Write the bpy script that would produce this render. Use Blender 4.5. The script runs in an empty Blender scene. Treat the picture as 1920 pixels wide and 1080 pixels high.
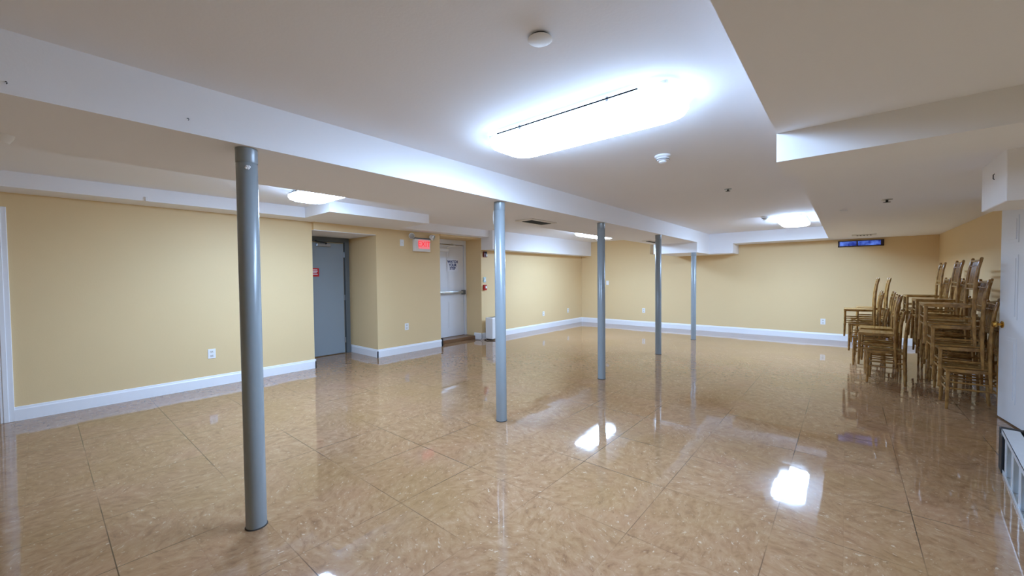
import bpy, bmesh, math, random
from mathutils import Vector, Matrix
PI = math.pi
random.seed(4)
scene = bpy.context.scene
COL = scene.collection

# ------------------------------------------------------------------ helpers
def new(): return bmesh.new()

def box(bm, x0, x1, y0, y1, z0, z1):
    v = [bm.verts.new((x, y, z)) for z in (z0, z1) for x, y in ((x0, y0), (x1, y0), (x1, y1), (x0, y1))]
    for f in ((3, 2, 1, 0), (4, 5, 6, 7), (0, 1, 5, 4), (1, 2, 6, 5), (2, 3, 7, 6), (3, 0, 4, 7)):
        bm.faces.new([v[i] for i in f])

def rbox(bm, x0, x1, y0, y1, z0, z1, r=0.004, seg=2):
    t = bmesh.new(); box(t, x0, x1, y0, y1, z0, z1)
    bmesh.ops.bevel(t, geom=list(t.edges), offset=r, segments=seg, affect='EDGES', profile=0.5)
    join(bm, t)

def join(bm, t, mat=None):
    m = {}
    for v in t.verts: m[v] = bm.verts.new(mat @ v.co if mat else v.co)
    for f in t.faces:
        nf = bm.faces.new([m[v] for v in f.verts]); nf.smooth = f.smooth
    t.free()

def prism(bm, pts, z0, z1):
    a = [bm.verts.new((x, y, z0)) for x, y in pts]; b = [bm.verts.new((x, y, z1)) for x, y in pts]
    n = len(pts)
    bm.faces.new(a[::-1]); bm.faces.new(b)
    for i in range(n): bm.faces.new((a[i], a[(i+1) % n], b[(i+1) % n], b[i]))

def tube(bm, pts, radii, seg=10, cap=True):
    pts = [Vector(p) for p in pts]; n = len(pts)
    if not hasattr(radii, '__len__'): radii = [radii]*n
    rings = []; ref = None
    for i, p in enumerate(pts):
        d = (pts[min(i+1, n-1)] - pts[max(i-1, 0)]).normalized()
        if ref is None:
            ref = d.cross(Vector((0, 0, 1)))
            if ref.length < 0.1: ref = d.cross(Vector((1, 0, 0)))
        u = (ref - d*ref.dot(d)).normalized(); w = d.cross(u); ref = u
        rings.append([bm.verts.new(p + (u*math.cos(2*PI*k/seg) + w*math.sin(2*PI*k/seg))*radii[i]) for k in range(seg)])
    for a, b in zip(rings, rings[1:]):
        for k in range(seg):
            f = bm.faces.new((a[k], a[(k+1) % seg], b[(k+1) % seg], b[k])); f.smooth = True
    if cap:
        bm.faces.new(rings[0][::-1]); bm.faces.new(rings[-1])

def lathe(bm, prof, seg=28, mat=None):
    t = bmesh.new(); rings = []
    for r, z in prof:
        rings.append([t.verts.new((r*math.cos(2*PI*k/seg), r*math.sin(2*PI*k/seg), z)) for k in range(seg)] if r > 1e-6 else [t.verts.new((0, 0, z))])
    for a, b in zip(rings, rings[1:]):
        for k in range(seg):
            q = [a[k % len(a)], a[(k+1) % len(a)], b[(k+1) % len(b)], b[k % len(b)]]
            q = list(dict.fromkeys(q))
            if len(q) > 2:
                f = t.faces.new(q); f.smooth = True
    join(bm, t, mat)

def obj(name, bm, mat, parent=None, sharp=math.radians(40)):
    bmesh.ops.recalc_face_normals(bm, faces=list(bm.faces))
    me = bpy.data.meshes.new(name); bm.to_mesh(me); bm.free()
    me.materials.append(mat)
    if any(p.use_smooth for p in me.polygons):
        try: me.set_sharp_from_angle(angle=sharp)
        except Exception: pass
    o = bpy.data.objects.new(name, me); COL.objects.link(o)
    if parent: o.parent = parent
    return o

def tag(o, label, cat, group=None, kind=None):
    o['label'] = label; o['category'] = cat
    if group: o['group'] = group
    if kind: o['kind'] = kind
    return o

def thing(name, label, cat, loc=(0, 0, 0), rz=0, group=None, kind=None):
    o = bpy.data.objects.new(name, None); COL.objects.link(o)
    o.empty_display_size = 0.1
    o.location = loc; o.rotation_euler = (0, 0, rz)
    return tag(o, label, cat, group, kind)

def dup(root, loc, rz, label):
    r = root.copy(); COL.objects.link(r); r.location = loc; r.rotation_euler = (0, 0, rz); r['label'] = label
    for ch in list(root.children):
        c = ch.copy(); COL.objects.link(c); c.parent = r
        for g in list(ch.children):
            d = g.copy(); COL.objects.link(d); d.parent = c
    return r

def text(name, body, size, mat, parent, loc, rot, depth=0.002, align='CENTER', spacing=1.0, bold=0.0):
    cu = bpy.data.curves.new(name, 'FONT'); cu.body = body; cu.size = size; cu.align_x = align; cu.align_y = 'CENTER'
    cu.extrude = depth; cu.space_line = spacing; cu.offset = bold
    o = bpy.data.objects.new(name, cu); COL.objects.link(o)
    dg = bpy.context.evaluated_depsgraph_get()
    me = bpy.data.meshes.new_from_object(o.evaluated_get(dg))
    bpy.data.objects.remove(o)
    me.materials.clear(); me.materials.append(mat)
    o = bpy.data.objects.new(name, me); COL.objects.link(o)
    o.parent = parent; o.location = loc; o.rotation_euler = rot
    return o

# ------------------------------------------------------------------ materials
def lin(c):
    return tuple(((v/255)/12.92 if v/255 <= 0.04045 else ((v/255+0.055)/1.055)**2.4) for v in c) + (1,)

def mat(name, rgb, rough=0.5, metal=0.0, spec=0.5, bump=0.0, bscale=60, vary=0.0, vscale=3.0, emit=None, estr=0, coat=0.0):
    m = bpy.data.materials.new(name); m.use_nodes = True
    nt = m.node_tree; b = nt.nodes['Principled BSDF']
    c = lin(rgb)
    b.inputs['Base Color'].default_value = c
    b.inputs['Roughness'].default_value = rough; b.inputs['Metallic'].default_value = metal
    b.inputs['Specular IOR Level'].default_value = spec
    if coat: b.inputs['Coat Weight'].default_value = coat; b.inputs['Coat Roughness'].default_value = 0.08
    tc = nt.nodes.new('ShaderNodeTexCoord')
    if vary:
        n = nt.nodes.new('ShaderNodeTexNoise'); n.inputs['Scale'].default_value = vscale; n.inputs['Detail'].default_value = 4
        nt.links.new(tc.outputs['Object'], n.inputs['Vector'])
        mx = nt.nodes.new('ShaderNodeMix'); mx.data_type = 'RGBA'
        mx.inputs['A'].default_value = tuple(v*(1-vary) for v in c[:3]) + (1,)
        mx.inputs['B'].default_value = tuple(min(1, v*(1+vary)) for v in c[:3]) + (1,)
        nt.links.new(n.outputs['Fac'], mx.inputs['Factor']); nt.links.new(mx.outputs['Result'], b.inputs['Base Color'])
    if bump:
        n2 = nt.nodes.new('ShaderNodeTexNoise'); n2.inputs['Scale'].default_value = bscale; n2.inputs['Detail'].default_value = 3
        nt.links.new(tc.outputs['Object'], n2.inputs['Vector'])
        bp = nt.nodes.new('ShaderNodeBump'); bp.inputs['Strength'].default_value = bump; bp.inputs['Distance'].default_value = 0.01
        nt.links.new(n2.outputs['Fac'], bp.inputs['Height']); nt.links.new(bp.outputs['Normal'], b.inputs['Normal'])
    if emit:
        b.inputs['Emission Color'].default_value = lin(emit); b.inputs['Emission Strength'].default_value = estr
    return m

M = {}
M['wall'] = mat('yellow_wall_paint', (226, 200, 153), 0.55, spec=0.3, bump=0.05, bscale=90, vary=0.025, vscale=1.5)
M['ceil'] = mat('white_ceiling_paint', (241, 241, 243), 0.8, spec=0.2, bump=0.04, bscale=70, vary=0.015, vscale=1.2)
M['beam'] = M['ceil']
M['trim'] = mat('white_trim_gloss', (236, 238, 242), 0.35)
M['post'] = mat('grey_post_paint', (138, 146, 150), 0.25, bump=0.03, bscale=35, vary=0.06, vscale=6)
M['grime'] = mat('dark_grime', (46, 38, 30), 0.8, vary=0.2, vscale=30)
M['grey_door'] = mat('grey_door_paint', (142, 152, 158), 0.42, vary=0.03, vscale=3)
M['grey_frame'] = mat('dark_grey_frame_paint', (92, 98, 100), 0.4)
M['white_door'] = mat('white_door_paint', (226, 230, 236), 0.4, vary=0.02)
M['white'] = mat('white_plastic', (238, 240, 242), 0.4)
M['offwhite'] = mat('offwhite_plastic', (226, 224, 218), 0.45)
M['gap_line'] = mat('black_gap_line', (7, 7, 8), 0.9, spec=0.05)
M['slot'] = mat('dark_slot', (28, 27, 27), 0.6)
M['steel'] = mat('brushed_steel', (176, 180, 184), 0.3, metal=0.9)
M['alu'] = mat('aluminium', (216, 224, 232), 0.35, metal=0.45, vary=0.08, vscale=12)
M['black'] = mat('black_rubber', (18, 19, 22), 0.55)
M['brass'] = mat('polished_brass', (214, 170, 84), 0.22, metal=1.0)
M['red'] = mat('red_plastic', (178, 24, 26), 0.4)
M['dark_red'] = mat('dark_red_plastic', (104, 20, 22), 0.4)
M['red_sign'] = mat('red_sign_paint', (198, 30, 34), 0.5)
M['blue_ink'] = mat('blue_ink', (52, 66, 120), 0.6)
M['paper'] = mat('white_paper', (232, 236, 246), 0.7)
M['gold_box'] = mat('gold_brown_housing', (122, 86, 30), 0.4)
M['sill'] = mat('brown_step_vinyl', (120, 86, 56), 0.3, vary=0.12, vscale=20)
M['frame_dark'] = mat('dark_window_frame', (60, 44, 44), 0.5)
M['exit_panel'] = mat('exit_panel_pink', (250, 150, 150), 0.4, emit=(255, 110, 120), estr=0.45)
M['exit_red'] = mat('exit_letter_red', (225, 50, 60), 0.4, emit=(255, 30, 45), estr=0.7)
M['blue_glass'] = mat('dusk_blue_glass', (20, 40, 110), 0.08, emit=(28, 62, 190), estr=0.75)
def lens_mat(name, k):
    m = mat(name, (245, 248, 250), 0.35, emit=(180, 213, 255), estr=k)
    nt = m.node_tree; L = nt.links.new
    g = nt.nodes.new('ShaderNodeNewGeometry'); sp = nt.nodes.new('ShaderNodeSeparateXYZ'); mr = nt.nodes.new('ShaderNodeMapRange')
    mr.inputs['From Min'].default_value = 0.02; mr.inputs['From Max'].default_value = -0.55      # prism sides of the lens send less light than its underside
    mr.inputs['To Min'].default_value = k*0.07; mr.inputs['To Max'].default_value = k
    L(g.outputs['True Normal'], sp.inputs[0]); L(sp.outputs['Z'], mr.inputs['Value']); L(mr.outputs['Result'], nt.nodes['Principled BSDF'].inputs['Emission Strength'])
    return m
nt = M['blue_glass'].node_tree
tc = nt.nodes.new('ShaderNodeTexCoord'); nz = nt.nodes.new('ShaderNodeTexNoise'); cr = nt.nodes.new('ShaderNodeValToRGB')
nz.inputs['Scale'].default_value = 9; nz.inputs['Detail'].default_value = 3
cr.color_ramp.elements[0].position = 0.4; cr.color_ramp.elements[0].color = lin((22, 44, 150)); cr.color_ramp.elements[1].position = 0.68; cr.color_ramp.elements[1].color = lin((110, 150, 255))
nt.links.new(tc.outputs['Object'], nz.inputs['Vector']); nt.links.new(nz.outputs['Fac'], cr.inputs['Fac']); nt.links.new(cr.outputs['Color'], nt.nodes['Principled BSDF'].inputs['Emission Color'])
M['lens'] = lens_mat('lit_acrylic_lens', 78.0)
M['lens_boost'] = lens_mat('lit_acrylic_lens_boosted', 82.0)  # far lamps turned up to brighten the right side of the hall
M['teal'] = mat('pale_blue_plate', (176, 208, 214), 0.4)

def wood_mat():
    m = mat('gold_varnished_wood', (150, 112, 58), 0.22, spec=0.6)
    nt = m.node_tree; b = nt.nodes['Principled BSDF']
    tc = nt.nodes.new('ShaderNodeTexCoord'); mp = nt.nodes.new('ShaderNodeMapping'); mp.inputs['Scale'].default_value = (14, 3, 3)
    n = nt.nodes.new('ShaderNodeTexNoise'); n.inputs['Scale'].default_value = 6; n.inputs['Detail'].default_value = 5
    r = nt.nodes.new('ShaderNodeValToRGB')
    r.color_ramp.elements[0].position = 0.3; r.color_ramp.elements[0].color = lin((122, 85, 40))
    r.color_ramp.elements[1].position = 0.75; r.color_ramp.elements[1].color = lin((176, 134, 74))
    L = nt.links.new
    L(tc.outputs['Object'], mp.inputs['Vector']); L(mp.outputs['Vector'], n.inputs['Vector']); L(n.outputs['Fac'], r.inputs['Fac']); L(r.outputs['Color'], b.inputs['Base Color'])
    return m
M['wood'] = wood_mat()

def floor_mat():
    m = bpy.data.materials.new('mottled_vinyl_tile'); m.use_nodes = True
    nt = m.node_tree; L = nt.links.new; b = nt.nodes['Principled BSDF']
    N = lambda t: nt.nodes.new(t)
    def vm(op, a, bb=None, s=None):
        n = N('ShaderNodeVectorMath'); n.operation = op
        for i, v in enumerate((a, bb)):
            if v is None: continue
            if isinstance(v, tuple): n.inputs[i].default_value = v
            else: L(v, n.inputs[i])
        if s is not None: n.inputs['Scale'].default_value = s
        return n.outputs[0]
    def ma(op, a, bb=None, c=None):
        n = N('ShaderNodeMath'); n.operation = op
        for i, v in enumerate((a, bb, c)):
            if v is None: continue
            if isinstance(v, (int, float)): n.inputs[i].default_value = v
            else: L(v, n.inputs[i])
        return n.outputs[0]
    def mix(f, a, bb):
        n = N('ShaderNodeMix'); n.data_type = 'RGBA'
        for k, v in (('Factor', f), ('A', a), ('B', bb)):
            if isinstance(v, (int, float, tuple)): n.inputs[k].default_value = v
            else: L(v, n.inputs[k])
        return n.outputs['Result']
    def ramp(f, stops):
        n = N('ShaderNodeValToRGB'); e = n.color_ramp.elements
        e[0].position, e[0].color = stops[0]; e[1].position, e[1].color = stops[-1]
        for p, c in stops[1:-1]:
            k = e.new(p); k.color = c
        L(f, n.inputs['Fac']); return n.outputs['Color']
    T = 0.302
    P = N('ShaderNodeTexCoord').outputs['Object']
    q = vm('ADD', P, (0.30 + T*40, -0.208 + T*40, 0))
    q = vm('SCALE', q, None, 1/T)
    idx = vm('FLOOR', q)
    fr = vm('FRACTION', q)
    wn = N('ShaderNodeTexWhiteNoise'); L(idx, wn.inputs['Vector'])
    # mottling turned from tile to tile
    ang = ma('MULTIPLY', wn.outputs['Value'], 6.0)
    rot = N('ShaderNodeVectorRotate'); rot.rotation_type = 'Z_AXIS'; L(P, rot.inputs['Vector']); L(ang, rot.inputs['Angle'])
    off = vm('ADD', rot.outputs[0], vm('SCALE', wn.outputs['Color'], None, 7.0))
    st = vm('MULTIPLY', off, (1.0, 1.8, 1.0))
    def noise(vec, s, d=4, r=0.55, dist=0.0):
        n = N('ShaderNodeTexNoise'); L(vec, n.inputs['Vector']); n.inputs['Scale'].default_value = s; n.inputs['Detail'].default_value = d
        n.inputs['Roughness'].default_value = r; n.inputs['Distortion'].default_value = dist
        return n.outputs['Fac']
    n1 = noise(st, 13, 6, 0.66, 0.5)
    base = ramp(n1, [(0.28, lin((126, 92, 64))), (0.46, lin((150, 115, 83))), (0.60, lin((160, 126, 94))), (0.74, lin((180, 147, 115)))])
    big = noise(P, 1.1, 3)
    base = mix(ma('MULTIPLY', ramp_f(big, 0.42, 0.68, N, L), 0.42), base, lin((144, 112, 66)))
    base = mix(ma('MULTIPLY', ramp_f(noise(P, 1.7, 2), 0.5, 0.7, N, L), 0.25), base, lin((160, 118, 96)))
    n2 = noise(st, 30, 3, 0.6, 0.6)
    fl = ramp_f(n2, 0.63, 0.72, N, L)
    base = mix(ma('MULTIPLY', fl, 0.55), base, lin((214, 194, 166)))
    n3 = noise(vm('ADD', st, (3.1, 7.7, 0)), 21, 3, 0.6, 0.6)
    dk = ramp_f(n3, 0.64, 0.74, N, L)
    base = mix(ma('MULTIPLY', dk, 0.5), base, lin((96, 66, 44)))
    # tile to tile tone
    base = mix(ma('MULTIPLY', wn.outputs['Value'], 0.10), base, lin((120, 88, 58)))
    # seams: every second one open and dark, worn away in places
    sep = N('ShaderNodeSeparateXYZ'); L(q, sep.inputs[0])
    gap = noise(P, 0.9, 2)
    seams = None
    for ax in ('X', 'Y'):
        u = sep.outputs[ax]
        d1 = ma('PINGPONG', u, 0.5); d2 = ma('PINGPONG', u, 1.0)
        s1 = ma('MULTIPLY', ma('LESS_THAN', d1, 0.004), 0.10)
        s2 = ma('MULTIPLY', ma('LESS_THAN', d2, 0.0075), ramp_f(gap, 0.40, 0.58, N, L))
        s = ma('MAXIMUM', s1, ma('MULTIPLY', s2, 0.85))
        seams = s if seams is None else ma('MAXIMUM', seams, s)
    base = mix(seams, base, lin((46, 32, 24)))
    L(base, b.inputs['Base Color'])
    # each tile lies a hair out of level
    geo = N('ShaderNodeNewGeometry')
    tilt = vm('SCALE', vm('SUBTRACT', wn.outputs['Color'], (0.5, 0.5, 0.5)), None, 0.011)
    nrm = vm('NORMALIZE', vm('ADD', geo.outputs['Normal'], tilt))
    bp = N('ShaderNodeBump'); bp.inputs['Strength'].default_value = 0.022; bp.inputs['Distance'].default_value = 0.01
    L(noise(P, 9, 3), bp.inputs['Height']); L(nrm, bp.inputs['Normal']); L(bp.outputs['Normal'], b.inputs['Normal'])
    rr = ma('ADD', ma('MULTIPLY', noise(P, 2.5, 4), 0.07), 0.005)
    L(rr, b.inputs['Roughness'])
    b.inputs['Specular IOR Level'].default_value = 0.72
    return m

def ramp_f(f, a, c, N, L):
    n = N('ShaderNodeMapRange'); n.inputs['From Min'].default_value = a; n.inputs['From Max'].default_value = c
    L(f, n.inputs['Value']); return n.outputs['Result']
M['floor'] = floor_mat()

# ------------------------------------------------------------------ the room
def struct(name, bm, m, label, cat):
    return tag(obj(name, bm, m), label, cat, kind='structure')

XL, XB, XC = -6.39, -6.33, -6.285       # three stretches of the left wall
YF, XR, YB = 10.83, 1.32, -2.5
ZB, ZC, ZL, ZS = 2.125, 2.37, 2.437, 2.29
BX0, BX1 = -3.43, -2.485                # the long beam
A1, A2 = 2.762, 3.83                    # alcove of the grey door
D1, D2 = 5.26, 6.42                     # recess of the white door
XA, XD = -7.27, -6.82
RX = -0.282                             # edge of the low ceiling on the right

b = new(); box(b, -7.6, 1.6, YB-0.1, YF+0.1, -0.12, 0.0)
struct('floor', b, M['floor'], 'glossy brown mottled vinyl tile floor of the basement hall', 'floor')

b = new()
box(b, BX1-0.05, RX+0.05, YB, 10.25, ZC, 2.62)
box(b, -7.6, BX0+0.05, YB, YF, ZL, 2.62)
struct('ceiling', b, M['ceil'], 'white drywall ceiling panels that carry the lamps between the beams', 'ceiling')

b = new(); box(b, BX0, BX1, YB, YF, ZB, 2.60)
struct('ceiling_beam', b, M['beam'], 'long wide white boxed beam resting on the row of grey posts', 'beam')
b = new(); box(b, RX, XR+0.2, YB, YF, ZB, 2.60)
struct('ceiling_soffit', b, M['ceil'], 'wide low white ceiling along the right wall above the stacked chairs', 'ceiling')
b = new(); box(b, RX, XR+0.2, 2.463, 2.85, 1.98, ZB+0.02)
struct('ceiling_beam', b, M['beam'], 'short white cross beam dropping below the low ceiling near the camera', 'beam')
b = new(); box(b, BX1-0.01, RX+0.01, 10.2, YF, ZB, 2.60)
struct('ceiling_soffit', b, M['beam'], 'white soffit closing the lit ceiling recess at the far wall', 'ceiling')
b = new(); prism(b, [(BX0, 9.2), (BX1, 9.2), (BX1, 10.2), (-1.985, 10.2), (-1.985, YF), (BX0, YF)], 1.905, ZB)
struct('ceiling_beam', b, M['beam'], 'lowest white boxed beam end on the farthest grey post', 'beam')
b = new()
prism(b, [(-6.6, YB), (-6.0, YB), (-6.0, 2.50), (-5.24, 2.50), (-5.24, 4.14), (-6.05, 4.14), (-6.05, 6.42), (-6.6, 6.42)], ZS, ZL+0.02)
struct('ceiling_soffit', b, M['beam'], 'thin stepped white soffit above the left wall, jutting out over the grey door', 'ceiling')
b = new(); box(b, -6.6, -5.95, 6.428, YF, 2.02, ZL+0.02)
struct('ceiling_soffit', b, M['beam'], 'deep white boxed duct along the far part of the left wall', 'ceiling')
b = new(); box(b, XA+0.002, XB-0.002, A1+0.002, A2-0.002, 2.160, 2.172)
struct('ceiling_soffit', b, M['ceil'], 'small white ceiling inside the grey door alcove', 'ceiling')
b = new(); rbox(b, 0.716, XR+0.1, 3.686, 4.24, 1.822, ZB+0.01, 0.004, 1)
struct('ceiling_soffit', b, M['beam'], 'small white box hanging from the low ceiling in front of the open door', 'ceiling')

b = new()
prism(b, [(-7.4, -0.28), (XL, -0.28), (XL, A1), (-7.4, A1)], 0, 2.5)
box(b, -7.4, XL, YB, -1.16, 0, 2.5)
box(b, -7.4, XL, -1.16, -0.28, 2.07, 2.5)
prism(b, [(-7.4, A2), (XB, A2), (XB, D1), (-7.4, D1)], 0, 2.5)
box(b, -7.4, XB, A1, A2, 2.17, 2.5)
box(b, -7.6, XA, A1-0.1, A2+0.1, 0, 2.5)
box(b, -7.4, XC-0.015, D1, D2, 2.255, 2.5)
box(b, -7.4, XD-0.05, D1, D2, 0, 2.4)
prism(b, [(-7.4, D2), (XC-0.015, D2), (XC, YF+0.1), (-7.4, YF+0.1)], 0, 2.5)
struct('wall_left', b, M['wall'], 'yellow left wall with the grey door alcove and the white door recess', 'wall')
b = new(); box(b, -7.4, XR+0.2, YF, YF+0.15, 0, 2.5)
struct('wall_far', b, M['wall'], 'long yellow far wall behind the posts and the stacked chairs', 'wall')
b = new(); box(b, XR, XR+0.18, YB, YF, 0, 2.5)
struct('wall_right', b, M['wall'], 'yellow right wall behind the stacked chairs', 'wall')
b = new(); box(b, -7.4, XR+0.2, YB-0.15, YB, 0, 2.5)
struct('wall_back', b, M['wall'], 'yellow wall behind the camera', 'wall')

# baseboards: flat board with a stepped cap
def board(bm, p, q, n):
    p, q, n = Vector((*p, 0)), Vector((*q, 0)), Vector((*n, 0))
    prof = [(0, 0), (0.016, 0), (0.016, 0.112), (0.011, 0.122), (0.008, 0.138), (0, 0.142)]
    a = [bm.verts.new(p + n*d + Vector((0, 0, z))) for d, z in prof]
    c = [bm.verts.new(q + n*d + Vector((0, 0, z))) for d, z in prof]
    k = len(prof)
    for i in range(k): bm.faces.new((a[i], a[(i+1) % k], c[(i+1) % k], c[i]))
    bm.faces.new(a[::-1]); bm.faces.new(c)
b = new()
board(b, (XL, -0.19), (XL, A1+0.016), (1, 0)); board(b, (XL+0.016, A1), (XA, A1), (0, 1))
board(b, (XA, A2), (XB+0.016, A2), (0, -1)); board(b, (XB, A2-0.016), (XB, D1+0.016), (1, 0)); board(b, (XB+0.016, D1), (XB-0.1, D1), (0, 1))
board(b, (XC-0.25, D2), (XC, D2), (0, -1)); board(b, (XC-0.015, D2-0.016), (XC, YF), (1, 0))
struct('baseboard_left', b, M['trim'], 'white baseboard along the left wall and around its corners', 'baseboard')
b = new(); board(b, (XC, YF), (XR, YF), (0, -1))
struct('baseboard_far', b, M['trim'], 'white baseboard along the far wall', 'baseboard')
b = new(); board(b, (XR, 5.3), (XR, YF), (-1, 0))
struct('baseboard_right', b, M['trim'], 'white baseboard along the right wall behind the chairs', 'baseboard')

# ---- doors -------------------------------------------------------
def panel_grooves(bm, w, h, y, panels, t=0.012):
    """raised panels on a door leaf whose front is the plane y (towards -y)"""
    for x0, x1, z0, z1 in panels:
        for k, (a, d) in enumerate(((0.0, 0.004), (0.028, 0.008))):
            u = bmesh.new(); box(u, x0+a, x1-a, y-d, y+0.001, z0+a, z1-a)
            bmesh.ops.bevel(u, geom=[e for e in u.edges], offset=0.0035, segments=2, affect='EDGES'); join(bm, u)

def six(w, h):
    m, c = 0.105, 0.11
    pw = (w - 2*m - c)/2
    rows = [(0.20, 0.80), (0.97, 1.56), (1.67, h-0.11)]
    return [(x0, x0+pw, z0, z1) for z0, z1 in rows for x0 in (m, m+pw+c)]

# door 1: only its white casing shows at the left edge
d = thing('door_1', 'white doorway casing at the near end of the left yellow wall', 'door', (XL, -0.72, 0), PI/2, kind='structure')
b = new(); box(b, -0.425, 0.425, 0.10, 0.14, 0.005, 2.04); panel_grooves(b, 0.85, 2.04, 0.10, [(x0-0.425, x1-0.425, z0, z1) for x0, x1, z0, z1 in six(0.85, 2.04)]); obj('door_leaf', b, M['white_door'], d)
b = new()
for x0, x1 in ((0.44, 0.53), (-0.53, -0.44)):
    rbox(b, x0, x1, -0.016, 0.004, 0, 2.145, 0.004); rbox(b, x0+0.02, x1-0.035, -0.022, 0, 0, 2.13, 0.004)
rbox(b, -0.441, 0.441, -0.015, 0.004, 2.06, 2.144, 0.004)
for x0, x1 in ((0.425, 0.44), (-0.44, -0.425)): box(b, x0, x1, -0.005, 0.16, 0, 2.07)
box(b, -0.44, 0.44, -0.005, 0.16, 2.055, 2.07)
obj('door_casing', b, M['trim'], d)

# door 2: grey steel door in the alcove
d = thing('door_2', 'grey steel door with a small red sign in the wall alcove', 'door', (XA, 3.285, 0), PI/2, kind='structure')
b = new(); rbox(b, -0.43, 0.405, -0.035, 0.005, 0.012, 2.055, 0.003); obj('door_leaf', b, M['grey_door'], d)
b = new()
rbox(b, 0.425, 0.505, -0.07, 0.01, 0, 2.158, 0.004); rbox(b, -0.51, -0.45, -0.07, 0.01, 0, 2.158, 0.004); rbox(b, -0.45, 0.425, -0.07, 0.01, 2.075, 2.158, 0.004)
obj('door_frame', b, M['grey_frame'], d)
c = new(); rbox(c, -0.10, 0.15, -0.085, -0.035, 1.985, 2.04, 0.006)
cl = obj('door_closer', c, M['steel'], d)
c = new(); tube(c, [(0.06, -0.085, 2.03), (0.06, -0.12, 2.045), (-0.12, -0.16, 2.06), (-0.12, -0.07, 2.085)], 0.009, 8); obj('closer_arm', c, M['slot'], cl)
c = new(); rbox(c, -0.415, -0.375, -0.05, -0.035, 0.95, 1.12, 0.004); lathe(c, [(0, 0), (0.025, 0), (0.03, 0.015), (0.022, 0.03), (0, 0.032)], 20, Matrix.Translation((-0.395, -0.06, 1.0)) @ Matrix.Rotation(PI/2, 4, 'X')); obj('door_handle', c, M['steel'], d)
c = new()
for z in (0.25, 1.05, 1.85): tube(c, [(0.415, -0.045, z-0.05), (0.415, -0.045, z+0.05)], 0.008, 8)
obj('hinge', c, M['steel'], d)
s = thing('door_sign', 'small square red sign with white lines on the grey door', 'sign', (XA+0.036, 3.15, 1.52), PI/2)
b = new(); rbox(b, -0.085, 0.085, -0.004, 0, -0.075, 0.075, 0.001, 1); obj('sign_plate', b, M['red_sign'], s)
b = new()
for z, w in ((0.045, 0.055), (0.02, 0.06), (-0.006, 0.045), (-0.034, 0.058)): box(b, -w, w, -0.0052, -0.0038, z-0.006, z+0.006)
obj('sign_lines', b, M['paper'], s)

# door 3: white emergency door on a step
b = new(); rbox(b, XD-0.05, -6.50, D1, D2, 0, 0.075, 0.006, 2)
struct('trim_1', b, M['sill'], 'brown step under the white emergency door', 'step')
d = thing('door_3', 'white panelled emergency door with push bar and taped notice', 'door', (XD, 5.84, 0.075), PI/2, kind='structure')
b = new(); rbox(b, -0.56, 0.50, -0.02, 0.03, 0.006, 2.06, 0.003)
panel_grooves(b, 1.06, 2.06, -0.02, [(x0-0.56, x1-0.56, z0, z1) for x0, x1, z0, z1 in six(1.06, 2.06)]); obj('door_leaf', b, M['white_door'], d)
b = new(); rbox(b, 0.515, 0.58, -0.035, 0.03, 0, 2.18, 0.004); rbox(b, -0.58, 0.515, -0.03, 0.03, 2.075, 2.18, 0.004); obj('door_frame', b, M['white_door'], d)
b = new(); rbox(b, -0.50, 0.44, -0.095, -0.06, 0.965, 1.025, 0.012, 3); rbox(b, -0.52, -0.44, -0.08, -0.02, 0.955, 1.035, 0.006); pb = obj('push_bar', b, M['steel'], d)
b = new(); rbox(b, 0.42, 0.492, -0.105, -0.02, 0.945, 1.045, 0.01, 2); obj('latch_case', b, M['grey_frame'], pb)
b = new(); rbox(b, -0.30, 0.02, -0.085, -0.02, 1.90, 1.97, 0.008); cl = obj('door_closer', b, M['white'], d)
b = new(); tube(b, [(-0.05, -0.085, 1.97), (-0.05, -0.10, 2.0), (0.14, -0.17, 2.03), (0.14, -0.04, 2.10)], 0.009, 8); obj('closer_arm', b, M['white'], cl)
s = thing('door_notice', 'white paper notice with blue lettering on the white emergency door', 'sign', (XD+0.0295, 6.005, 1.685), PI/2)
b = new(); box(b, -0.16, 0.16, -0.002, 0, -0.14, 0.14); obj('paper_sheet', b, M['paper'], s)
text('lettering', 'WATCH\nYOUR\nSTEP', 0.082, M['blue_ink'], s, (0, -0.003, 0), (PI/2, 0, 0), 0.001, spacing=0.9, bold=0.0035)

# door 4: open white door on the right
F = Vector((1.137, 5.967, 0)); dr = Vector((0.031, -0.236, 0)).normalized()
rz = math.atan2(dr.y, dr.x)           # local x runs from the free edge to the hinge; local -y faces the hall
d = thing('door_4', 'white panelled door standing open against the right wall beside the chairs', 'door', F, rz, kind='structure')
b = new(); rbox(b, 0, 0.76, 0, 0.035, 0.012, 2.03, 0.003)
panel_grooves(b, 0.76, 2.03, 0.0, six(0.76, 2.03)); obj('door_leaf', b, M['white_door'], d)
b = new(); lathe(b, [(0, 0), (0.032, 0), (0.032, 0.006), (0.012, 0.012), (0.012, 0.03), (0.026, 0.04), (0.030, 0.052), (0.024, 0.066), (0, 0.07)], 24, Matrix.Translation((0.065, 0, 0.905)) @ Matrix.Rotation(PI/2, 4, 'X')); obj('door_knob', b, M['brass'], d)
b = new()
for z in (0.25, 1.0, 1.8): tube(b, [(0.765, 0.0, z-0.05), (0.765, 0.0, z+0.05)], 0.008, 8)
obj('hinge', b, M['brass'], d)
b = new(); rbox(b, 0.775, 0.86, -0.005, 0.06, 0, 2.1, 0.004); obj('door_casing', b, M['trim'], d)

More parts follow.
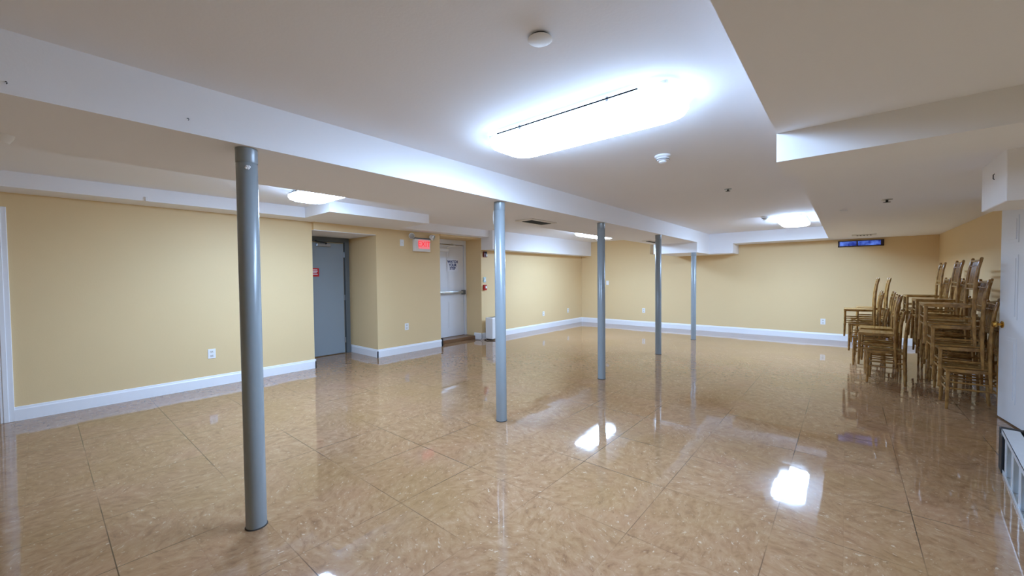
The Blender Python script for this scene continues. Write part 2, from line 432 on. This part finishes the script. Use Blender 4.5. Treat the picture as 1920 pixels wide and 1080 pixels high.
# window high in the far wall
w = thing('window_1', 'small blue window in a dark frame high on the far wall', 'window', (0.214, YF, 1.963), 0, kind='structure')
b = new(); W, H = 0.355, 0.125
for x0, x1, z0, z1 in ((-W, W, 0, 0.02), (-W, W, H-0.014, H), (-W, -W+0.028, 0, H), (W-0.05, W, 0, H), (-0.062, -0.04, 0.02, H-0.014)): rbox(b, x0, x1, -0.03, 0.01, z0, z1, 0.003, 1)
obj('window_frame', b, M['frame_dark'], w)
b = new(); box(b, -W+0.02, W-0.03, -0.012, -0.004, 0.015, H-0.01); obj('window_pane', b, M['blue_glass'], w)

# ------------------------------------------------------------------ posts
PG = 'grey steel posts under the beam'
plist = [((-2.56, 0.762), ZB, 'nearest and tallest-looking grey steel post, standing at the front of the row'),
         ((-2.572, 2.881), ZB, 'second grey steel post, in front of the white floor appliance'),
         ((-2.552, 4.925), ZB, 'third grey steel post, in front of the far left corner of the hall'),
         ((-2.563, 7.099), ZB, 'fourth grey steel post, overlapping the gold box on the beam end'),
         ((-2.545, 9.175), 1.905, 'farthest and shortest grey steel post, under the lowest beam end')]
for i, ((x, y), zt, lab) in enumerate(plist):
    p = thing('support_post', lab, 'post', (x, y, 0), 0, PG)
    r = 0.052
    b = new(); lathe(b, [(r, 0.0), (r, zt-0.085), (r-0.0015, zt-0.083), (r-0.0015, zt-0.079)], 40); obj('post_shaft', b, M['post'], p)
    b = new(); lathe(b, [(r+0.0005, zt-0.080), (r+0.0015, zt-0.076), (r+0.0015, zt-0.002), (0, zt-0.002)], 40); obj('post_collar', b, M['post'], p)
    b = new(); lathe(b, [(r-0.002, 0.001), (r+0.005, 0.001), (r+0.003, 0.004), (r-0.002, 0.008)], 40); obj('floor_ring', b, M['grime'], p)
    if i == 0:
        b = new(); a = -0.35
        for k in range(4): lathe(b, [(0, 0.006), (0.006, 0.003), (0.008, 0)], 8, Matrix.Translation((r*math.cos(a+k*0.09), r*math.sin(a+k*0.09), zt-0.115+0.008*(k % 2))) @ Matrix.Rotation(PI/2, 4, 'Y'))
        obj('weld_spot', b, M['white'], p)
    if i == 1:
        b = new(); tube(b, [(-0.040, -0.033, 2.05), (-0.046, -0.034, 2.03), (-0.049, -0.035, 1.98), (-0.046, -0.034, 1.93), (-0.040, -0.033, 1.91)], 0.004, 8); obj('cable_loop', b, M['offwhite'], p)

# ------------------------------------------------------------------ ceiling lamps
def rr_outline(hx, hy, r, n=7):
    pts = []
    for cx, cy, a0 in ((hx-r, hy-r, 0), (-hx+r, hy-r, PI/2), (-hx+r, -hy+r, PI), (hx-r, -hy+r, 1.5*PI)):
        for k in range(n+1):
            a = a0 + PI/2*k/n; pts.append((cx+r*math.cos(a), cy+r*math.sin(a)))
    return pts
def lens_bm(hx, hy):
    b = new(); rings = []
    for sx, z, rr in ((-0.012, 0.0, 0.115), (0.0, -0.012, 0.12), (0.0, -0.035, 0.12), (-0.012, -0.058, 0.12), (-0.045, -0.074, 0.11), (-0.10, -0.081, 0.075)):
        rings.append([b.verts.new((x, y, z)) for x, y in rr_outline(hx+sx, hy+sx, rr)])
    n = len(rings[0])
    for p, q in zip(rings, rings[1:]):
        for k in range(n):
            f = b.faces.new((p[k], p[(k+1) % n], q[(k+1) % n], q[k])); f.smooth = True
    b.faces.new(rings[-1]); b.faces.new(rings[0][::-1])
    return b
lamp0 = None
for x, y, z, rz, lab in ((-1.29, 2.19, ZC, 0, 'largest long white ceiling lamp, glowing between the long beam and the low ceiling'),
                         (-4.40, 2.08, ZL-0.03, 0, 'glowing ceiling lamp above the jutting soffit near the grey door'),
                         (-4.42, 8.25, ZL-0.045, PI/2, 'distant glowing ceiling lamp partly hidden behind the long beam and third post'),
                         (-0.715, 8.45, ZC, PI/2, 'distant glowing ceiling lamp above the far recess near the blue window')):
    if lamp0 is None:
        t = thing('ceiling_lamp', lab, 'lamp', (x, y, z), rz, 'wraparound ceiling lamps'); lamp0 = t
        b = new(); rbox(b, -0.60, 0.60, -0.17, 0.17, -0.016, 0.0, 0.004); obj('lamp_housing', b, M['white'], t)
        o = obj('lamp_lens', lens_bm(0.625, 0.21), M['lens'], t); o.location = (0, 0, -0.017)
        for sx in (-1, 1):
            b = new(); rbox(b, sx*0.3-0.008, sx*0.3+0.008, -0.214, -0.205, -0.034, -0.008, 0.002, 1); obj('lens_clip', b, M['steel'], t)
        b = new(); rbox(b, -0.49, 0.47, -0.2165, -0.2085, -0.0235, -0.0175, 0.001, 1); obj('lens_gap_line', b, M['gap_line'], t)  # black strip painted in for the dark gap between lens and housing
    else:
        r = dup(lamp0, (x, y, z), rz, lab)
        if y > 5:
            for c in r.children:
                if c.name.startswith('lamp_lens'): c.material_slots[0].link = 'OBJECT'; c.material_slots[0].material = M['lens_boost']
        if z > ZC:
            b = new(); rbox(b, -0.45, 0.45, -0.10, 0.10, -0.001, ZL-z, 0.003, 1); obj('mounting_box', b, M['white'], r)

# ------------------------------------------------------------------ small ceiling fittings
t = thing('ceiling_sprinkler_cover', 'round white cover plate on the ceiling above the largest lamp', 'sprinkler cover', (-0.958, 1.33, ZC))
b = new(); lathe(b, [(0.040, 0), (0.040, -0.010), (0.0, -0.010)], 32); obj('gap_ring', b, M['slot'], t)
b = new(); lathe(b, [(0.034, -0.009), (0.049, -0.010), (0.050, -0.0125), (0.046, -0.0135), (0, -0.0138)], 36); obj('cover_disc', b, M['offwhite'], t)
def detector(loc, lab):
    t = thing('smoke_detector', lab, 'smoke detector', loc, 0, 'smoke detectors')
    b = new(); lathe(b, [(0.062, 0), (0.062, -0.012), (0.052, -0.02), (0, -0.02)], 32); obj('base_ring', b, M['white'], t)
    b = new(); lathe(b, [(0.046, -0.018), (0.05, -0.03), (0.044, -0.04), (0.028, -0.044), (0.03, -0.054), (0.022, -0.06), (0, -0.062)], 32); obj('sensor_head', b, M['white'], t)
    b = new(); lathe(b, [(0.047, -0.030), (0.0508, -0.031), (0.0508, -0.0345), (0.046, -0.036)], 32); obj('vent_ring', b, M['grey_frame'], t)
detector((-1.145, 3.27, ZC), 'white smoke detector on the ceiling beyond the largest lamp')
detector((-1.045, 7.80, ZC), 'small smoke detector beside the lamp in the far ceiling recess')
def sprinkler(loc, lab, s=1.0):
    t = thing('ceiling_sprinkler', lab, 'sprinkler', loc, 0, 'ceiling sprinkler heads')
    b = new(); lathe(b, [(0.038*s, 0), (0.036*s, -0.006), (0.02*s, -0.008), (0, -0.008)], 24); obj('escutcheon', b, M['steel'], t)
    b = new(); tube(b, [(0, 0, -0.006), (0, 0, -0.02*s)], 0.009*s, 10); lathe(b, [(0.024*s, -0.022*s), (0.026*s, -0.024*s), (0, -0.026*s)], 16); obj('deflector', b, M['slot'], t)
sprinkler((-1.03, 5.02, ZC), 'tiny ceiling sprinkler between the white smoke detector and the far lamp')
sprinkler((0.296, 5.35, ZB), 'dark sprinkler head on the low ceiling above the stacked chairs', 1.15)
t = thing('ceiling_sprinkler_cover', 'tiny white ceiling cap on the low ceiling beside the dark sprinkler head', 'sprinkler cover', (-0.03, 5.89, ZB))
b = new(); lathe(b, [(0.034, 0), (0.034, -0.008), (0.022, -0.018), (0, -0.02)], 24); obj('cover_disc', b, M['white'], t)
t = thing('ceiling_sprinkler_cover', 'pale ceiling fitting on the long beam at the very left of the view', 'sprinkler cover', (-3.20, -0.105, ZB))
b = new(); lathe(b, [(0.05, 0), (0.045, -0.015), (0.03, -0.04), (0, -0.045)], 24); obj('cover_disc', b, M['white'], t)

def vent(loc, w, l, lab, rz=0, n=7, sm='slot'):
    t = thing('ceiling_vent', lab, 'vent', loc, rz, 'ceiling air vents')
    b = new(); f = 0.055
    for x0, x1, y0, y1 in ((-w, w, -l, -l+f), (-w, w, l-f, l), (-w, -w+f, -l+f, l-f), (w-f, w, -l+f, l-f)): rbox(b, x0, x1, y0, y1, -0.012, 0, 0.003, 1)
    obj('vent_frame', b, M['offwhite'], t)
    b = new(); box(b, -w+f, w-f, -l+f, l-f, -0.002, -0.001); obj('vent_duct', b, M['slot'], t)
    b = new()
    for k in range(n):
        x = -w+f + (2*w-2*f)*(k+0.5)/n
        u = bmesh.new(); box(u, -0.012, 0.012, -l+f, l-f, -0.0015, 0.0015); join(b, u, Matrix.Translation((x, 0, -0.010)) @ Matrix.Rotation(math.radians(40), 4, 'Y'))
    obj('vent_slats', b, M[sm], t)
vent((-3.11, 4.21, ZB), 0.14, 0.27, 'rectangular air vent under the long beam between second and third posts', sm='grey_frame')
vent((-3.13, 8.30, ZB), 0.10, 0.30, 'small air vent under the long beam just before the gold box')
vent((0.24, 9.83, ZB), 0.17, 0.13, 'small dark air vent in the low ceiling in front of the blue window', 0, 5)

# hook shapes standing in for dark screw holes, and a clip on the soffit
for loc, rz, lab in (((BX1, -0.062, 2.17), PI/2, 'tiny dark screw hole in the beam face at the left edge of view'),
                     ((BX1, 0.491, 2.194), PI/2, 'tiny dark screw hole in the beam face just left of the nearest post')):
    b = new(); tube(b, [(0, 0.004, 0), (0, -0.008, 0), (0.004, -0.016, -0.002), (0.006, -0.014, -0.010), (0.003, -0.009, -0.013)], 0.0022, 8)
    o = obj('dark_mark', b, M['slot']); o.location = loc; o.scale = (0.7, 0.7, 0.7); o.rotation_euler = (0, 0, rz); tag(o, lab, 'screw hole', 'small dark marks on beam and box')
b = new(); rbox(b, -0.012, 0.012, -0.02, 0, -0.03, 0.02, 0.003, 2); rbox(b, -0.012, 0.012, -0.034, -0.018, -0.03, -0.018, 0.003, 2)
o = obj('wall_clip', b, M['trim']); o.location = (-6.0, 0.80, 2.315); o.rotation_euler = (0, 0, PI/2); tag(o, 'tiny white clip on the soffit face above the left wall', 'clip')
b = new(); tube(b, [(0, 0.002, 0.02), (0, -0.006, 0.012), (0, -0.006, -0.012), (0, 0.002, -0.02)], 0.0025, 8)
o = obj('dark_mark', b, M['slot']); o.location = (0.716, 3.93, 2.01); o.rotation_euler = (0, 0, -PI/2); tag(o, 'small dark mark on the side of the hanging white box', 'screw hole', 'small dark marks on beam and box')  # bent dark rod drawn for a small dark smear on the box

# gold box on the beam end
t = thing('sign_housing', 'small gold brown box fixed to the left side of the lowest beam end', 'sign', (BX0, 9.24, 2.02))
b = new(); rbox(b, -0.085, 0.0, -0.035, 0.26, -0.11, 0.11, 0.006); obj('housing', b, M['gold_box'], t)
b = new(); rbox(b, -0.088, -0.080, -0.02, 0.245, -0.095, 0.095, 0.003); obj('face_plate', b, M['white'], t)

# ------------------------------------------------------------------ wall fittings
def outlet(x, y, z, rz, lab, blank=False):
    t = thing('wall_outlet' if not blank else 'wall_plate', lab, 'outlet' if not blank else 'wall plate', (x, y, z), rz, 'white wall outlets' if not blank else None)
    b = new(); rbox(b, -0.042, 0.042, -0.007, 0, -0.062, 0.062, 0.003, 2); obj('face_plate', b, M['white'], t)
    if blank:
        b = new(); rbox(b, -0.006, 0.006, -0.018, -0.005, -0.012, 0.012, 0.002, 1); obj('toggle', b, M['offwhite'], t); return t
    for sz in (0.027, -0.027):
        b = new(); rbox(b, -0.019, 0.019, -0.0095, -0.006, sz-0.017, sz+0.017, 0.003, 2); s = obj('socket', b, M['offwhite'], t)
        b = new()
        for sx in (-0.007, 0.007): box(b, sx-0.0015, sx+0.0015, -0.0102, -0.009, sz-0.003, sz+0.008)
        box(b, -0.0025, 0.0025, -0.0102, -0.009, sz-0.012, sz-0.007); obj('slot', b, M['slot'], s)
    return t
L_, F_ = PI/2, 0
outlet(XL, 1.441, 0.432, L_, 'white wall outlet on the left wall beside the nearest post')
outlet(XB, 4.435, 0.49, L_, 'white wall outlet below the exit sign')
outlet(XC, 8.79, 0.406, L_, 'white wall outlet on the left wall beyond the second post')
outlet(XC, 10.03, 0.406, L_, 'white wall outlet on the left wall nearest the far corner')
outlet(-4.315, YF, 0.44, F_, 'white wall outlet on the far wall left of the fourth post')
outlet(-0.375, YF, 0.384, F_, 'white wall outlet on the far wall left of the stacked chairs')
outlet(-5.41, YF, 1.21, F_, 'pale switch plate on the far wall just right of the third post', True)
outlet(XB, 4.36, 2.06, L_, 'small pale plate on the wall left of the exit sign', True)

# exit sign with two lamp heads
t = thing('exit_sign', 'white exit sign with glowing red letters and two lamp heads', 'exit sign', (XB, 4.78, 2.03), PI/2)
b = new(); rbox(b, -0.185, 0.185, -0.075, 0, -0.12, 0.12, 0.008, 2); obj('housing', b, M['offwhite'], t)
b = new(); rbox(b, -0.10, 0.165, -0.079, -0.07, -0.065, 0.105, 0.004, 1); pn = obj('lit_panel', b, M['exit_panel'], t)
text('lettering', 'EXIT', 0.145, M['exit_red'], pn, (0.033, -0.0805, 0.02), (PI/2, 0, 0), 0.0015)
b = new(); rbox(b, -0.21, 0.21, -0.055, -0.02, 0.12, 0.145, 0.004); obj('lamp_bar', b, M['grey_frame'], t)
for sx in (-1, 1):
    mt = Matrix.Translation((sx*0.245, -0.06, 0.17)) @ Matrix.Rotation(math.radians(25)*sx, 4, 'Z') @ Matrix.Rotation(math.radians(105), 4, 'X')
    b = new(); lathe(b, [(0, -0.06), (0.03, -0.055), (0.05, -0.02), (0.056, 0.02), (0.054, 0.03), (0.048, 0.03)], 24, mt); h = obj('lamp_head', b, M['white'], t)
    b = new(); lathe(b, [(0.049, 0.026), (0.03, 0.031), (0, 0.033)], 24, mt); obj('lamp_glass', b, M['steel'], h)

# fire alarm devices on the pier
t = thing('alarm_strobe', 'dark red alarm strobe high on the pier right of the white door', 'fire alarm', (XC-0.012, 6.53, 1.925), PI/2)
b = new(); rbox(b, -0.05, 0.05, -0.04, 0, -0.065, 0.065, 0.006); obj('housing', b, M['dark_red'], t)
b = new(); rbox(b, 0.0, 0.035, -0.062, -0.038, -0.05, 0.0, 0.008); obj('strobe_lens', b, M['white'], t)
b = new(); rbox(b, -0.04, 0.04, -0.043, -0.038, 0.015, 0.055, 0.003, 1); obj('horn_grille', b, M['slot'], t)
t = thing('wall_plate', 'pale blue plate above the red pull station', 'wall plate', (XC-0.012, 6.52, 1.35), PI/2)
b = new(); rbox(b, -0.04, 0.04, -0.012, 0, -0.06, 0.06, 0.004); obj('face_plate', b, M['teal'], t)
b = new(); rbox(b, -0.012, 0.03, -0.016, -0.01, -0.03, 0.03, 0.003); obj('rocker', b, M['white'], t)
t = thing('pull_station', 'red fire alarm pull station with a white handle on the pier', 'fire alarm', (XC-0.012, 6.515, 1.175), PI/2)
b = new(); rbox(b, -0.045, 0.045, -0.04, 0, -0.062, 0.062, 0.006); obj('housing', b, M['red'], t)
b = new(); rbox(b, -0.015, 0.034, -0.052, -0.038, -0.02, 0.03, 0.006); obj('pull_handle', b, M['white'], t)

# ------------------------------------------------------------------ floor things at the pier
t = thing('dehumidifier', 'white upright appliance on the floor behind the second post', 'appliance', (-6.12, 6.66, 0), PI/2)
b = new(); rbox(b, -0.20, 0.20, -0.11, 0.11, 0.02, 0.50, 0.018, 3); obj('housing', b, M['white'], t)
b = new(); rbox(b, -0.15, 0.15, -0.07, 0.07, 0.492, 0.504, 0.004); obj('top_grille', b, M['grey_frame'], t)
b = new(); rbox(b, -0.03, 0.02, -0.113, -0.105, 0.08, 0.22, 0.006); obj('tank_slot', b, M['slot'], t)
for sx in (-0.16, 0.16):
    b = new(); rbox(b, sx-0.025, sx+0.025, -0.09, 0.09, 0, 0.022, 0.005); obj('foot', b, M['black'], t)
b = new(); tube(b, [(-6.20, 6.44, 0.006), (-6.16, 6.36, 0.006), (-6.02, 6.30, 0.006), (-5.90, 6.38, 0.006), (-5.86, 6.5, 0.006), (-5.92, 6.56, 0.006), (-5.98, 6.58, 0.03)], 0.006, 8)
tag(obj('power_cord', b, M['black']), 'thin dark power cord on the floor beside the white appliance', 'cord')
b = new(); tube(b, [(XC+0.01, 6.395, 0.14), (XC+0.03, 6.37, 0.15), (XC+0.05, 6.36, 0.11), (XC+0.07, 6.34, 0.04), (XC+0.06, 6.30, 0.007), (XC-0.05, 6.24, 0.007)], 0.004, 8)
tag(obj('cable_end', b, M['grime']), 'short loose cable hanging at the foot of the pier by the white door', 'cord')
b = new(); rbox(b, XB-0.06, XB+0.01, D1+0.020, D1+0.05, 0.0, 0.16, 0.006)
tag(obj('door_stop', b, M['slot']), 'small dark door stop at the wall end left of the white door', 'door stop')

# ------------------------------------------------------------------ aluminium step ladder on its side
lo, le = Vector((0.856, 4.392)), Vector((0.765, 3.472))
dv = (le-lo).normalized()
t = thing('step_ladder', 'aluminium ladder with black end lying on its side below the open white door', 'ladder', (lo.x, lo.y, 0), math.atan2(dv.y, dv.x))
# local x along the ladder towards the camera, local y = away from the hall (to the wall)
LL = 1.75; HZ = 0.295
def channel(bm, y0, y1, z0, z1, x0, x1, flip):
    box(bm, x0, x1, y0, y1, z0, z0+0.004) if flip else box(bm, x0, x1, y0, y1, z1-0.004, z1)
    box(bm, x0, x1, y0, y0+0.003, z0, z1); box(bm, x0, x1, y1-0.003, y1, z0, z1)
for z0, z1, fl in ((0.0, 0.03, True), (HZ-0.03, HZ, False)):
    b = new(); channel(b, 0.0, 0.085, z0, z1, 0.0, LL, fl); obj('stile', b, M['alu'], t)
for z0, z1, fl in ((0.012, 0.034, True), (HZ-0.036, HZ-0.014, False)):
    b = new(); channel(b, 0.10, 0.135, z0, z1, 0.02, LL-0.1, fl); obj('rear_stile', b, M['alu'], t)
for k in range(6):
    x = 0.16 + k*0.275
    b = new(); rbox(b, x, x+0.022, 0.004, 0.081, 0.004, HZ-0.004, 0.003, 1); rbox(b, x+0.022, x+0.05, 0.004, 0.010, 0.004, HZ-0.004, 0.002, 1); obj('step', b, M['alu'], t)
for k in range(3):
    b = new(); tube(b, [(0.25+k*0.55, 0.118, 0.02), (0.25+k*0.55, 0.118, HZ-0.02)], 0.011, 10); obj('rear_rung', b, M['alu'], t)
b = new(); rbox(b, -0.025, 0.115, -0.006, 0.10, 0.0, HZ-0.03, 0.006); rbox(b, -0.025, 0.03, -0.006, 0.10, HZ-0.04, HZ+0.002, 0.006); obj('end_cap', b, M['black'], t)
b = new(); rbox(b, -0.02, 0.012, 0.095, 0.30, HZ-0.03, HZ+0.004, 0.006); tube(b, [(0.0, 0.11, HZ-0.004), (0.26, 0.20, HZ-0.002)], 0.012, 8); obj('spreader_bar', b, M['black'], t)

# ------------------------------------------------------------------ chairs
# local: front towards -y, width along x
PROF = [(0.165, 0.0), (0.160, 0.12), (0.155, 0.27), (0.155, 0.42), (0.158, 0.55), (0.165, 0.68), (0.178, 0.79), (0.198, 0.885)]
def py(z):
    for (y0, z0), (y1, z1) in zip(PROF, PROF[1:]):
        if z <= z1: return y0 + (y1-y0)*(z-z0)/(z1-z0)
    return PROF[-1][0]
def make_chair(lab):
    t = thing('spindle_chair', lab, 'chair', (0, 0, 0), 0, 'stacked gold wooden chairs')
    W = M['wood']; hx = 0.183
    b = new()   # saddle of the seat, narrower at the back
    pts = [(-0.195, -0.190), (-0.18, -0.20), (0.18, -0.20), (0.195, -0.190), (0.192, -0.06), (0.160, 0.10), (0.158, 0.148), (-0.158, 0.148), (-0.160, 0.10), (-0.192, -0.06)]
    prism(b, pts, 0.388, 0.420)
    bmesh.ops.bevel(b, geom=list(b.edges), offset=0.005, segments=2, affect='EDGES'); obj('seat', b, W, t)
    for s in (-1, 1):
        b = new(); x = s*hx
        tube(b, [(x, -0.19, 0), (x, -0.187, 0.05), (x, -0.185, 0.17), (x, -0.184, 0.185), (x, -0.184, 0.2), (x, -0.183, 0.26), (x, -0.183, 0.275), (x, -0.183, 0.29), (x, -0.182, 0.394)],
             [0.0115, 0.0135, 0.0145, 0.0175, 0.0145, 0.0145, 0.0175, 0.0145, 0.016], 10); obj('leg', b, W, t)
        b = new(); tube(b, [(x*(1 if z < 0.5 else 0.985), y, z) for y, z in PROF] + [(x*0.985, 0.201, 0.895)], [0.0115, 0.0135, 0.015, 0.016, 0.0155, 0.0145, 0.0135, 0.013, 0.008], 10); obj('back_post', b, W, t)
        for z in (0.215, 0.28):
            b = new(); tube(b, [(s*(hx-0.008), -0.184, z), (s*(hx-0.010), -0.02, z), (s*(hx-0.008), py(z), z)], [0.007, 0.009, 0.007], 8); obj('stretcher', b, W, t)
    for z in (0.20, 0.275):
        b = new(); tube(b, [(-hx, -0.184, z), (0, -0.184, z), (hx, -0.184, z)], [0.007, 0.0095, 0.007], 8); obj('stretcher', b, W, t)
    for z in (0.20, 0.275):
        b = new(); tube(b, [(-hx, py(z), z), (0, py(z), z), (hx, py(z), z)], [0.007, 0.0095, 0.007], 8); obj('stretcher', b, W, t)
    b = new(); tube(b, [(-hx, py(0.86), 0.862), (-0.09, py(0.86)+0.008, 0.862), (0.09, py(0.86)+0.008, 0.862), (hx, py(0.86), 0.862)], 0.0125, 8); obj('crest_rail', b, W, t)
    for z in (0.81, 0.625, 0.575):
        b = new(); tube(b, [(-hx, py(z), z), (-0.09, py(z)+0.008, z), (0.09, py(z)+0.008, z), (hx, py(z), z)], 0.0095, 8); obj('back_rail', b, W, t)
    for k in range(6):
        x = -0.125 + 0.05*k
        b = new(); tube(b, [(x, py(0.577)+0.007, 0.577), (x, py(0.625)+0.007, 0.625), (x, py(0.72)+0.007, 0.72), (x, py(0.81)+0.007, 0.81), (x, py(0.86)+0.007, 0.86)], [0.006, 0.0085, 0.008, 0.007, 0.006], 8); obj('spindle', b, W, t)
    return t
PITCH, SHIFT = 0.22, 0.056
ORD = {4: ['lowest', 'second lowest', 'second highest', 'topmost'], 3: ['lowest', 'middle', 'topmost'], 2: ['lower', 'upper']}
stacks = [(0.995, 6.19, 0, 4, 'stack nearest the open white door'),
          (1.095, 6.72, -24, 3, 'turned stack just behind the door knob'),
          (1.03, 7.22, 0, 4, 'second tall stack from the open door'),
          (1.04, 7.74, -4, 3, 'shorter stack between two tall stacks'),
          (1.05, 8.50, 0, 4, 'tall stack farthest along the right wall'),
          (0.425, 7.05, -6, 2, 'low stack at the front of the left group'),
          (0.41, 7.66, 0, 2, 'low stack behind the front left one'),
          (0.285, 8.22, 0, 3, 'leftmost stack against the far wall'),
          (0.44, 8.70, 0, 3, 'tall stack just behind the leftmost one'),
          (0.32, 9.22, 0, 2, 'low stack hidden deepest in the left group')]
ch0 = None
for x0, y0, a, n, nm in stacks:
    rz = -PI/2 + math.radians(a)
    fd = Vector((math.sin(rz), -math.cos(rz), 0))      # the way the chair faces
    sh = 0.085 if 'front of the left' in nm else SHIFT
    for k in range(n):
        lab = 'gold spindle-back chair, %s in the %s' % (ORD[n][k], nm)
        loc = Vector((x0, y0, 0)) + fd*sh*k + Vector((0, 0, PITCH*k))
        if ch0 is None:
            ch0 = make_chair(lab); ch0.location = loc; ch0.rotation_euler = (0, 0, rz)
        else: dup(ch0, loc, rz, lab)

# ------------------------------------------------------------------ world, camera, view
wd = bpy.data.worlds.new('World'); scene.world = wd; wd.use_nodes = True
wd.node_tree.nodes['Background'].inputs[0].default_value = (0.5, 0.6, 0.8, 1); wd.node_tree.nodes['Background'].inputs[1].default_value = 0.05

cam = bpy.data.cameras.new('Camera'); co = bpy.data.objects.new('Camera', cam); COL.objects.link(co)
cam.sensor_width = 36; cam.lens = 745.67/1920*36; cam.clip_start = 0.05
yaw, pit, roll = -0.699086, -0.0269566, -0.00945276
f = Vector((math.sin(yaw)*math.cos(pit), math.cos(yaw)*math.cos(pit), math.sin(pit)))
r = Vector((math.cos(yaw), -math.sin(yaw), 0)); u = r.cross(f)
r2 = r*math.cos(roll) + u*math.sin(roll); u2 = -r*math.sin(roll) + u*math.cos(roll)
mw = Matrix((r2, u2, -f)).transposed().to_4x4(); mw.translation = (0, 0, 1.4)
co.matrix_world = mw
scene.camera = co
scene.view_settings.view_transform = 'Standard'; scene.view_settings.look = 'None'
scene.view_settings.exposure = 0.0; scene.view_settings.gamma = 1.0
try: scene.view_settings.use_curve_mapping = False
except Exception: pass
scene.cycles.max_bounces = 12; scene.cycles.diffuse_bounces = 8
